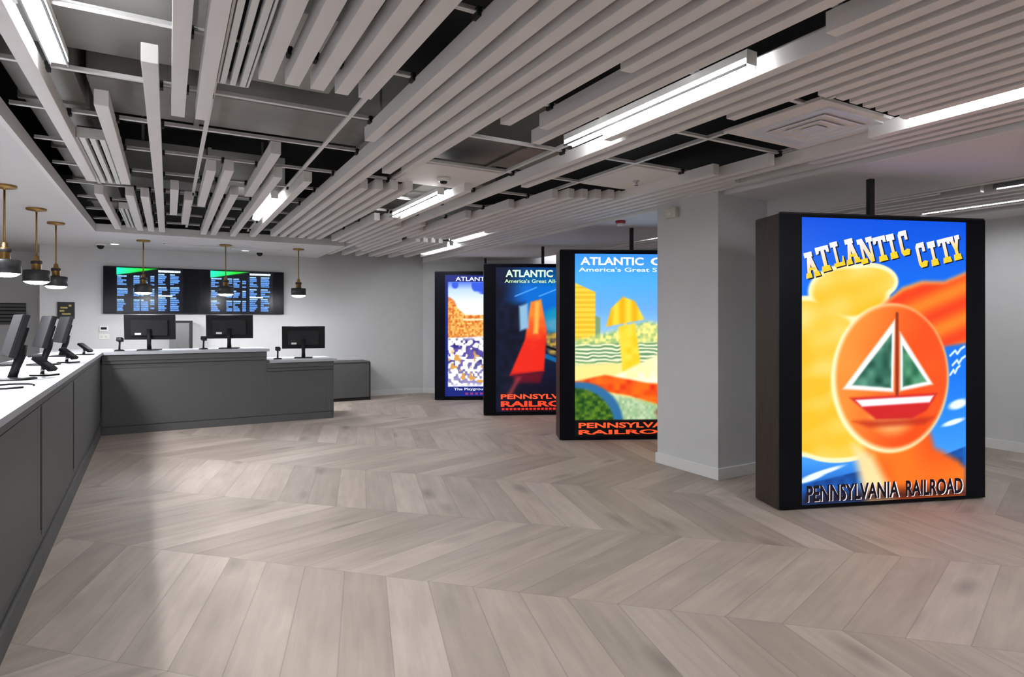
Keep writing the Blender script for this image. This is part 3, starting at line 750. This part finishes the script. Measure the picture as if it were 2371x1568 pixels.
# ---------------------------------------------------------------- poster displays
DW, DH, DD = 1.88, 2.30, 0.33
SW, SH = 1.50, 2.25
def display(x, y, ang, label, DH=DH, gap=.012):
    """x, y: lower left front corner"""
    c, s_ = math.cos(ang), math.sin(ang)
    t = empty('poster_display', (x + c * DW / 2, y + s_ * DW / 2, 0), ang)
    h = DW / 2
    MB().box(-h, h, .012, DD, gap, gap + DH, .004).build('cabinet', M['walnut'], t)
    MB().box(-h, h, 0, .0125, gap, gap + DH, .002).build('bezel', M['glassblack'], t)
    MB().box(-h + .01, h - .01, .0005, .03, gap + DH, gap + DH + .012).build('top_trim', M['black'], t)
    MB().box(-h + .12, h - .12, .05, DD - .05, 0, gap).build('plinth', M['black'], t)
    MB().box(-.022, .022, DD / 2 - .022, DD / 2 + .022, gap + DH, ZS, .002).build('hanger_rod', M['black'], t)
    return tag(t, label, 'poster display', 'row of lit poster displays'), gap + (DH - SH) / 2
W_ = (.97, .98, 1.0)
# nearest display: seaside picture in blue, orange and gold
t, z0 = display(4.12, 3.05, R(-19.5), 'nearest lit poster display, orange and blue, right of the pillar')
A = Art(230, 358, SW / SH)
A.vgrad([(0, (.0, .31, .86)), (.25, (.04, .42, .93)), (.55, (.05, .45, .92)), (.85, (.25, .60, .96)), (1, (.02, .25, .62))])
n1 = A.noise(9, 2); n2 = A.noise(26, 4)
# sea at the bottom
sea = A.pol([(0, .93), (.4, .885), (.7, .88), (1, .82), (1, 1.05), (0, 1.05)]); A.over(sea, A.mix((.02, .22, .50), (.08, .40, .78), n2))
# golden cloud bank on the left
gold = (.98, .74, .16); cream = (1, .94, .74)
blobs = [(.10, .44, .24, .17), (.28, .26, .22, .12), (.06, .60, .2, .2), (.12, .74, .26, .12), (.22, .80, .2, .06), (.40, .22, .15, .07), (.02, .36, .16, .1)]
for b in blobs: A.over(A.ell(b[0], b[1], b[2] + .025, b[3] / A.asp * .7 + .025, 0, .05), cream)
for b in blobs: A.over(A.ell(b[0], b[1], b[2], b[3] / A.asp * .7, 0, .10), A.mix(gold, (1, .85, .45), n1 * 1.2 - .2 + .2 * np.sin(A.v * 60 + A.u * 9)))
# orange drift of cloud at the upper right
st = [(.40, .345), (.60, .25), (.72, .225), (.86, .225), (1.02, .185), (1.02, .44), (.84, .455), (.72, .39), (.55, .40)]
A.over(A.pol([(a, b - .008) for a, b in st], .02), (1, .70, .35)); A.over(A.pol(st, .02), A.mix((.93, .25, .08), (1, .50, .12), .5 + .5 * np.sin((A.v + A.u * .25) * 55)))
# low sun, its path on the water
A.over(A.pol([(.36, .78), (.76, .74), (.80, .82), (.95, .87), (1.0, .90), (1.0, 1.02), (.42, 1.02)], .03), A.mix((.90, .24, .05), (1, .52, .12), A.noise(5, 9)))
A.over(A.pol([(.30, .80), (.42, .84), (.58, 1.02), (.38, 1.02)], .04), (1, .86, .62))
A.over(A.ell(.53, .565, .36, .40, 0, .03), cream)
sun = A.ell(.54, .56, .342, .385, 0, .05)
A.over(sun, A.mix((1, .62, .24), (.95, .30, .07), ss(.15, .75, A.u + .25 * (A.v - .5)) * .9 + .15 * n1))
A.over(A.ell(.54, .70, .12, .09, 0, .5) * .75, (1, .86, .55))
# a small sailing boat in front of the sun
A.over(A.pol([(.555, .355), (.545, .615), (.24, .60)], .010), (.97, .96, .97)); A.over(A.pol([(.535, .405), (.53, .60), (.295, .587)], .008), A.mix((.06, .26, .20), (.42, .66, .56), A.noise(22, 5)))
A.over(A.pol([(.585, .40), (.585, .612), (.79, .59)], .010), (.97, .96, .97)); A.over(A.pol([(.602, .45), (.602, .597), (.752, .58)], .008), A.mix((.06, .30, .20), (.38, .66, .50), A.noise(22, 6)))
A.over(A.line([(.567, .335), (.567, .64)], .009), (.55, .20, .08))
A.over(A.pol([(.28, .632), (.82, .622), (.75, .685), (.66, .712), (.44, .712)], .012), (.80, .13, .13))
A.over(A.pol([(.315, .640), (.795, .631), (.77, .655), (.355, .664)], .008), (.97, .95, .98))
A.over(A.pol([(.30, .715), (.80, .708), (.74, .735), (.40, .74)], .02) * .8, (.72, .16, .06))
# gulls, small clouds
for (a, b, q) in ((.945, .475, .045), (.955, .51, .04), (.93, .545, .03)): A.over(A.line([(a - q, b + .012), (a - q * .3, b - .006), (a, b + .006), (a + q * .5, b - .012), (a + q, b - .02)], .006, .005), (.88, .94, 1))
for (a, b, p, q) in ((.95, .665, .06, .025), (.92, .73, .07, .014), (.12, .89, .12, .012), (.05, .91, .08, .012)): A.over(A.ell(a, b, p, q, -14, .4), (.90, .95, 1))
A.over(A.pol([(0, .945), (1, .93), (1, 1), (0, 1)], .03) * ss(.93, 1.0, A.v) * .9, (.12, .03, .04))
scr = A.mesh('screen', SW, SH, -.001, z0, t, M['screen'])
L = Letters(); U = lambda u: (u - .5) * SW; V = lambda v: z0 + (1 - v) * SH
def tw(b): 
    return tuple(np.array((.92, .92, 1.)) * ss(.35, .75, b) + np.array((1, .80, .15)) * (1 - ss(.35, .75, b)))
# (letter, u of foot, v of foot, u width): feet of the letters rise to the right
word = [('A', .025, .215, .085), ('T', .107, .193, .076), ('L', .193, .174, .062), ('A', .262, .165, .088), ('N', .353, .161, .090), ('T', .448, .153, .075), ('I', .525, .142, .056), ('C', .595, .130, .062),
        ('C', .705, .171, .062), ('I', .779, .164, .056), ('T', .847, .154, .075), ('Y', .917, .143, .070)]
for ch, u, v, wd in word:
    ux = (wd * SW, wd * SW * .25); uz = (-.035 * SW, .086 * SH)
    L.slab(ch, (U(u) + .014, V(v) - .008), ux, uz, lambda b: (.03, .06, .16), -.0016)
    L.slab(ch, (U(u), V(v)), ux, uz, tw, -.0024)
for word_, a, b in (('PENNSYLVANIA', .027, .578), ('RAILROAD', .620, .978)):
    L.text(word_, U(a + .006), U(b + .007), V(.998) + .012, V(.935), (.97, .90, .90), -.0018, .01)
    L.text(word_, U(a), U(b), V(.998) + .016, V(.933), (.05, .03, .08), -.0024, .03, True)
L.flush(scr)

# third display from the left: bright beach picture
t, z0 = display(4.185, 6.18, R(-26), 'lit poster display with yellow beach picture, half hidden by the pillar', 2.33)
A = Art(160, 250, SW / SH)
A.vgrad([(0, (.22, .56, .93)), (.13, (.30, .68, .96)), (.30, (.42, .68, .94)), (.46, (.62, .80, .93)), (.6, (.85, .88, .62)), (.72, (.95, .85, .55)), (.9, (.55, .70, .35)), (1, (.02, .01, .02))])
n = A.noise(20, 1); n2 = A.noise(45, 3)
A.over(A.pol([(0, .16), (.17, .21), (.17, .48), (0, .48)]), A.mix((.90, .70, .12), (.98, .86, .30), .5 + .5 * np.sign(np.sin(A.v * 230)) * .5))
A.over(A.pol([(.17, .34), (.21, .35), (.21, .48), (.17, .48)]), (.50, .62, .45))
A.over(A.pol([(.17, .45), (.45, .40), (.6, .37), (1, .42), (1, .60), (0, .60), (0, .47)], .03), A.mix((.55, .72, .45), (.97, .93, .55), n2 * 1.3))
A.over(A.pol([(0, .50), (1, .48), (1, .62), (0, .60)], .02), A.mix((.35, .55, .35), (.98, .97, .85), .5 + .5 * np.sin(A.v * 300 + n * 4)))
A.over(A.pol([(0, .62), (.3, .60), (1, .64), (1, .8), (0, .78)], .03), (.97, .90, .55))
# yellow parasol planted in the sand, pale dunes
A.over(A.line([(.40, .26), (.46, .68)], .014), (.85, .80, .55))
A.over(A.pol([(.26, .40), (.30, .30), (.40, .235), (.50, .26), (.58, .36)], .012), A.mix((.97, .70, .08), (1, .86, .25), .5 + .5 * np.sin(A.u * 60)))
A.over(A.pol([(.36, .40), (.50, .38), (.56, .66), (.40, .68)], .015), A.mix((.98, .78, .10), (1, .88, .30), n))
A.over(A.pol([(.30, .68), (.70, .55), (1.01, .50), (1.01, .74), (.8, .76), (.5, .72)], .02), A.mix((.99, .92, .62), (1, .97, .88), n))
A.over(A.pol([(0, .70), (.25, .665), (.60, .71), (1.01, .73), (1.01, .82), (.75, .84), (.45, .78), (.18, .75), (0, .74)], .015), A.mix((.86, .14, .05), (.96, .42, .08), n * 1.2))
A.over(A.pol([(0, .76), (.3, .77), (.5, .80), (.75, .85), (1.01, .83), (1.01, .93), (0, .93)], .02), A.mix((.55, .70, .50), (.80, .86, .72), n2))
A.over(A.ell(.04, .93, .36, .34, 0, .05), (.18, .42, .62)); A.over(A.ell(.0, .95, .33, .32, 0, .05), A.mix((.08, .25, .08), (.35, .50, .12), n2 * 1.2))
A.over(A.ell(.78, .875, .10, .06, 0, .4), (.45, .22, .15))
A.over(ss(.908, .916, A.v), (.01, .01, .015))
scr = A.mesh('screen', SW, SH, -.001, z0, t, M['screen'])
L = Letters(); V = lambda v: z0 + (1 - v) * SH
L.text('ATLANTIC', U(.045), U(0.573), V(.062), V(.018), (.95, .98, 1), -.0024, .03); L.text('CITY', U(0.632), U(.955), V(.062), V(.018), (.95, .98, 1), -.0024, .03)
L.text("America's Great Seashore", U(.03), U(.97), V(.098), V(.074), (.93, .97, 1), -.0024, .012)
L.text('PENNSYLVANIA', U(.03), U(.97), V(.957), V(.927), (1, .36, .18), -.0024, .03)
L.text('RAILROAD', U(.03), U(.97), V(.997) + .012, V(.967), (1, .33, .16), -.0024, .03)
L.flush(scr)

# second display from the left: night picture
t, z0 = display(4.25, 8.37, R(-26), 'lit poster display with dark blue and red night picture, second from the left', 2.34)
A = Art(150, 235, SW / SH)
A.vgrad([(0, (.02, .22, .45)), (.08, (.02, .35, .60)), (.14, (.02, .42, .82)), (.30, (.02, .40, .80)), (.45, (.10, .40, .60)), (.55, (.06, .14, .26)), (.8, (.06, .06, .14)), (1, (.05, .02, .05))])
n = A.noise(18, 4); n2 = A.noise(40, 8)
A.over(1 - ss(.04, .34, A.u + .10 * (A.v - .1)), A.mix((.02, .03, .09), (.05, .08, .22), n))
A.over(A.pol([(.0, .25), (.3, .25), (.36, .55), (.2, .9), (0, .9)], .05), A.mix((.03, .04, .10), (.07, .10, .20), n))
A.over(A.ell(.70, .34, .2, .10, 0, .3), (.08, .55, .72)); A.over(A.ell(.74, .40, .26, .08, 0, .4), (.30, .60, .72))
for p in (((.2, .20), (.42, .14)), ((.45, .20), (.75, .12))): A.over(A.line(list(p), .006), (.35, .65, .95))
A.over(A.pol([(.5, .46), (.75, .44), (1.01, .48), (1.01, .66), (.55, .60)], .02), A.mix((.72, .60, .25), (.30, .28, .30), n2 * 1.4 - .2))
A.over(A.line([(.48, .54), (.85, .62), (1.0, .67)], .012), (.05, .06, .08)); A.over(A.line([(.46, .60), (.8, .69), (1.0, .74)], .022), (.06, .38, .60))
# tall red sail, orange at the top
f = ss(.25, .62, A.v)
A.over(A.pol([(.36, .24), (.47, .22), (.53, .44), (.50, .72), (.14, .75), (.30, .50)], .015), A.mix((.99, .58, .20), (.90, .16, .10), f + .25 * n))
A.over(A.pol([(.41, .24), (.45, .24), (.44, .46), (.39, .46)], .02), (1, .70, .30))
A.over(A.pol([(.24, .27), (.33, .25), (.34, .42), (.25, .44)], .02), (.55, .72, .85))
A.over(A.pol([(.16, .74), (.50, .72), (.46, .80), (.2, .80)], .03) * .8, (.45, .05, .12))
A.over(A.pol([(.10, .90), (.22, .76), (.26, .76), (.15, .90)], .03) * .8, (.62, .22, .25))
scr = A.mesh('screen', SW, SH, -.001, z0, t, M['screen'])
L = Letters(); V = lambda v: z0 + (1 - v) * SH
L.text('ATLANTIC', U(.10), U(0.593), V(.068), V(.018), (.86, 1, .86), -.0024, .03); L.text('CITY', U(0.648), U(.95), V(.068), V(.018), (.86, 1, .86), -.0024, .03)
L.text("America's Great All-Year Resort", U(.09), U(.96), V(.108), V(.082), (.80, .95, .72), -.0024, .012)
L.text('PENNSYLVANIA', U(.05), U(.97), V(.912), V(.878), (.98, .34, .18), -.0024, .03)
L.text('RAILROAD', U(.05), U(.97), V(.965), V(.925), (.97, .28, .16), -.0024, .04)
L.cut()
for i in range(22): L.add([(U(.06 + i * .041), V(.988)), (U(.06 + i * .041 + .028), V(.988)), (U(.06 + i * .041 + .028), V(.974)), (U(.06 + i * .041), V(.974))], [[0, 1, 2, 3]], (.85, .18, .15), -.0024)
L.flush(scr)

# leftmost, farthest display: white beach and orange building
t, z0 = display(4.28, 10.43, R(-26), 'farthest lit poster display with white beach picture, leftmost of the row', 2.37)
A = Art(140, 218, SW / SH)
A.vgrad([(0, (.05, .12, .45)), (.055, (.08, .16, .55)), (.06, (.35, .50, .92)), (.12, (.75, .85, .98)), (.25, (.98, .98, .97)), (.5, (.97, .95, .92)), (1, (.96, .96, .98))])
n = A.noise(16, 4); n2 = A.noise(50, 8); n3 = A.noise(34, 12)
A.over(ss(.55, .75, A.noise(8, 6)) * (A.v > .06) * (A.v < .16), (.20, .36, .88))
A.over(A.ell(.0, .27, .14, .14, 0, .1), (.86, .48, .20)); A.over(A.pol([(0, .22), (.09, .21), (.15, .27), (.25, .33), (1.01, .33), (1.01, .49), (0, .52)], .01), A.mix((.80, .38, .14), (.99, .78, .40), n2 * 1.3 - .1))
A.over(A.pol([(.22, .36), (1.01, .36), (1.01, .375), (.22, .375)], .008), (.98, .90, .75)); A.over(A.pol([(.66, .38), (1.01, .38), (1.01, .48), (.66, .48)], .02) * .6, (.85, .25, .12))
cr = ss(.50, .62, n3) * ss(.50, .56, A.v) * (1 - ss(.88, .93, A.v)) * (1.15 - .55 * ss(.6, .85, A.v))
A.over(np.clip(cr, 0, 1), A.mix((.16, .16, .45), (.45, .38, .72), n)); A.over(ss(.68, .74, A.noise(22, 31)) * ss(.6, .66, A.v) * (1 - ss(.88, .92, A.v)), (.85, .62, .30))
A.over(ss(.915, .925, A.v), (.08, .14, .48))
A.over(1 - ss(.052, .06, A.v), (.07, .13, .48))
A.over(1 - ss(.03, .045, A.u), (.06, .12, .45))
scr = A.mesh('screen', SW, SH, -.001, z0, t, M['screen'])
L = Letters(); V = lambda v: z0 + (1 - v) * SH
L.text('ATLANTIC', U(.13), U(0.577), V(.050), V(.014), (.92, .94, 1), -.0024, .02); L.text('CITY', U(0.627), U(.90), V(.050), V(.014), (.92, .94, 1), -.0024, .02)
L.text('The Playground of the World', U(.11), U(.92), V(.957), V(.930), (.92, .95, 1), -.0024, .012)
L.cut()
for i in range(9): L.add([(U(.25 + i * .06), V(.988)), (U(.25 + i * .06 + .036), V(.988)), (U(.25 + i * .06 + .036), V(.970)), (U(.25 + i * .06), V(.970))], [[0, 1, 2, 3]], (.55, .22, .50), -.0024)
L.flush(scr)

# ---------------------------------------------------------------- departure screens
def board(x0, x1, label, seed, col0, col1):
    t = empty('departure_screen', ((x0 + x1) / 2, 11.65, 1.59)); W2 = x1 - x0; H2 = .76
    MB().box(-W2 / 2, W2 / 2, -.07, -.012, 0, H2, .006).build('casing', M['plastic'], t)
    MB().box(-.3, .3, -.012, 0, .15, H2 - .15).build('bracket', M['plastic'], t)
    MB().box(-W2 / 2 + .012, W2 / 2 - .012, -.0725, -.069, .014, H2 - .012).build('glass', M['glassblack'], t)
    pw = W2 * (col1 - col0); cxm = W2 * ((col0 + col1) / 2 - .5)
    A = Art(220, 150, pw / (H2 - .03)); A.fill((.005, .012, .05))
    A.asp = 1.0
    A.over(A.pol([(0, 0), (.62, 0), (.45, .055), (.2, .12), (0, .165)], .02), A.mix((.10, .92, .72), (.10, .70, .15), A.u * 2.4 + A.v))
    rg = np.random.default_rng(seed)
    P0 = rg.random((150, 220))
    for (u0, u1) in ((.01, .18), (.25, .34), (.36, .48), (.50, .56), (.62, .76), (.80, .96)):
        for (v0, v1) in ((.17, .40), (.46, .64), (.70, .97)):
            if u0 > .6: v0 -= .05; v1 -= .02 if v1 < .9 else 0
            rows = max(4, int((v1 - v0) / .042))
            for r in range(rows):
                a = v0 + (v1 - v0) * r / rows; b = a + (v1 - v0) / rows * .74
                e = u1 - rg.random() * .05 * (u1 - u0 > .1) - (.06 * (rg.random() < .25))
                m_ = ((A.u >= u0) & (A.u <= e) & (A.v >= a) & (A.v <= b)).astype(float) * (.55 + .45 * P0)
                A.over(m_ * .92, (.40, .64, .96) if r else (.62, .82, 1))
    for (u0, u1, v0, v1) in ((.62, .96, .04, .085), (.62, .84, .60, .635)):
        A.over(((A.u >= u0) & (A.u <= u1) & (A.v >= v0) & (A.v <= v1)).astype(float) * (.55 + .45 * P0), (.92, .97, 1))
    o = A.mesh('picture', pw, H2 - .03, -.074, .015, t, M['board']); o.location.x = cxm
    tag(t, label, 'screen', 'pair of departure screens on the back wall')
board(-.905, .455, 'left wide wall screen of glowing blue timetable text with a green corner', 5, .13, .82)
board(.46, 1.82, 'right wide wall screen of glowing blue timetable text with a green corner', 11, .12, .86)
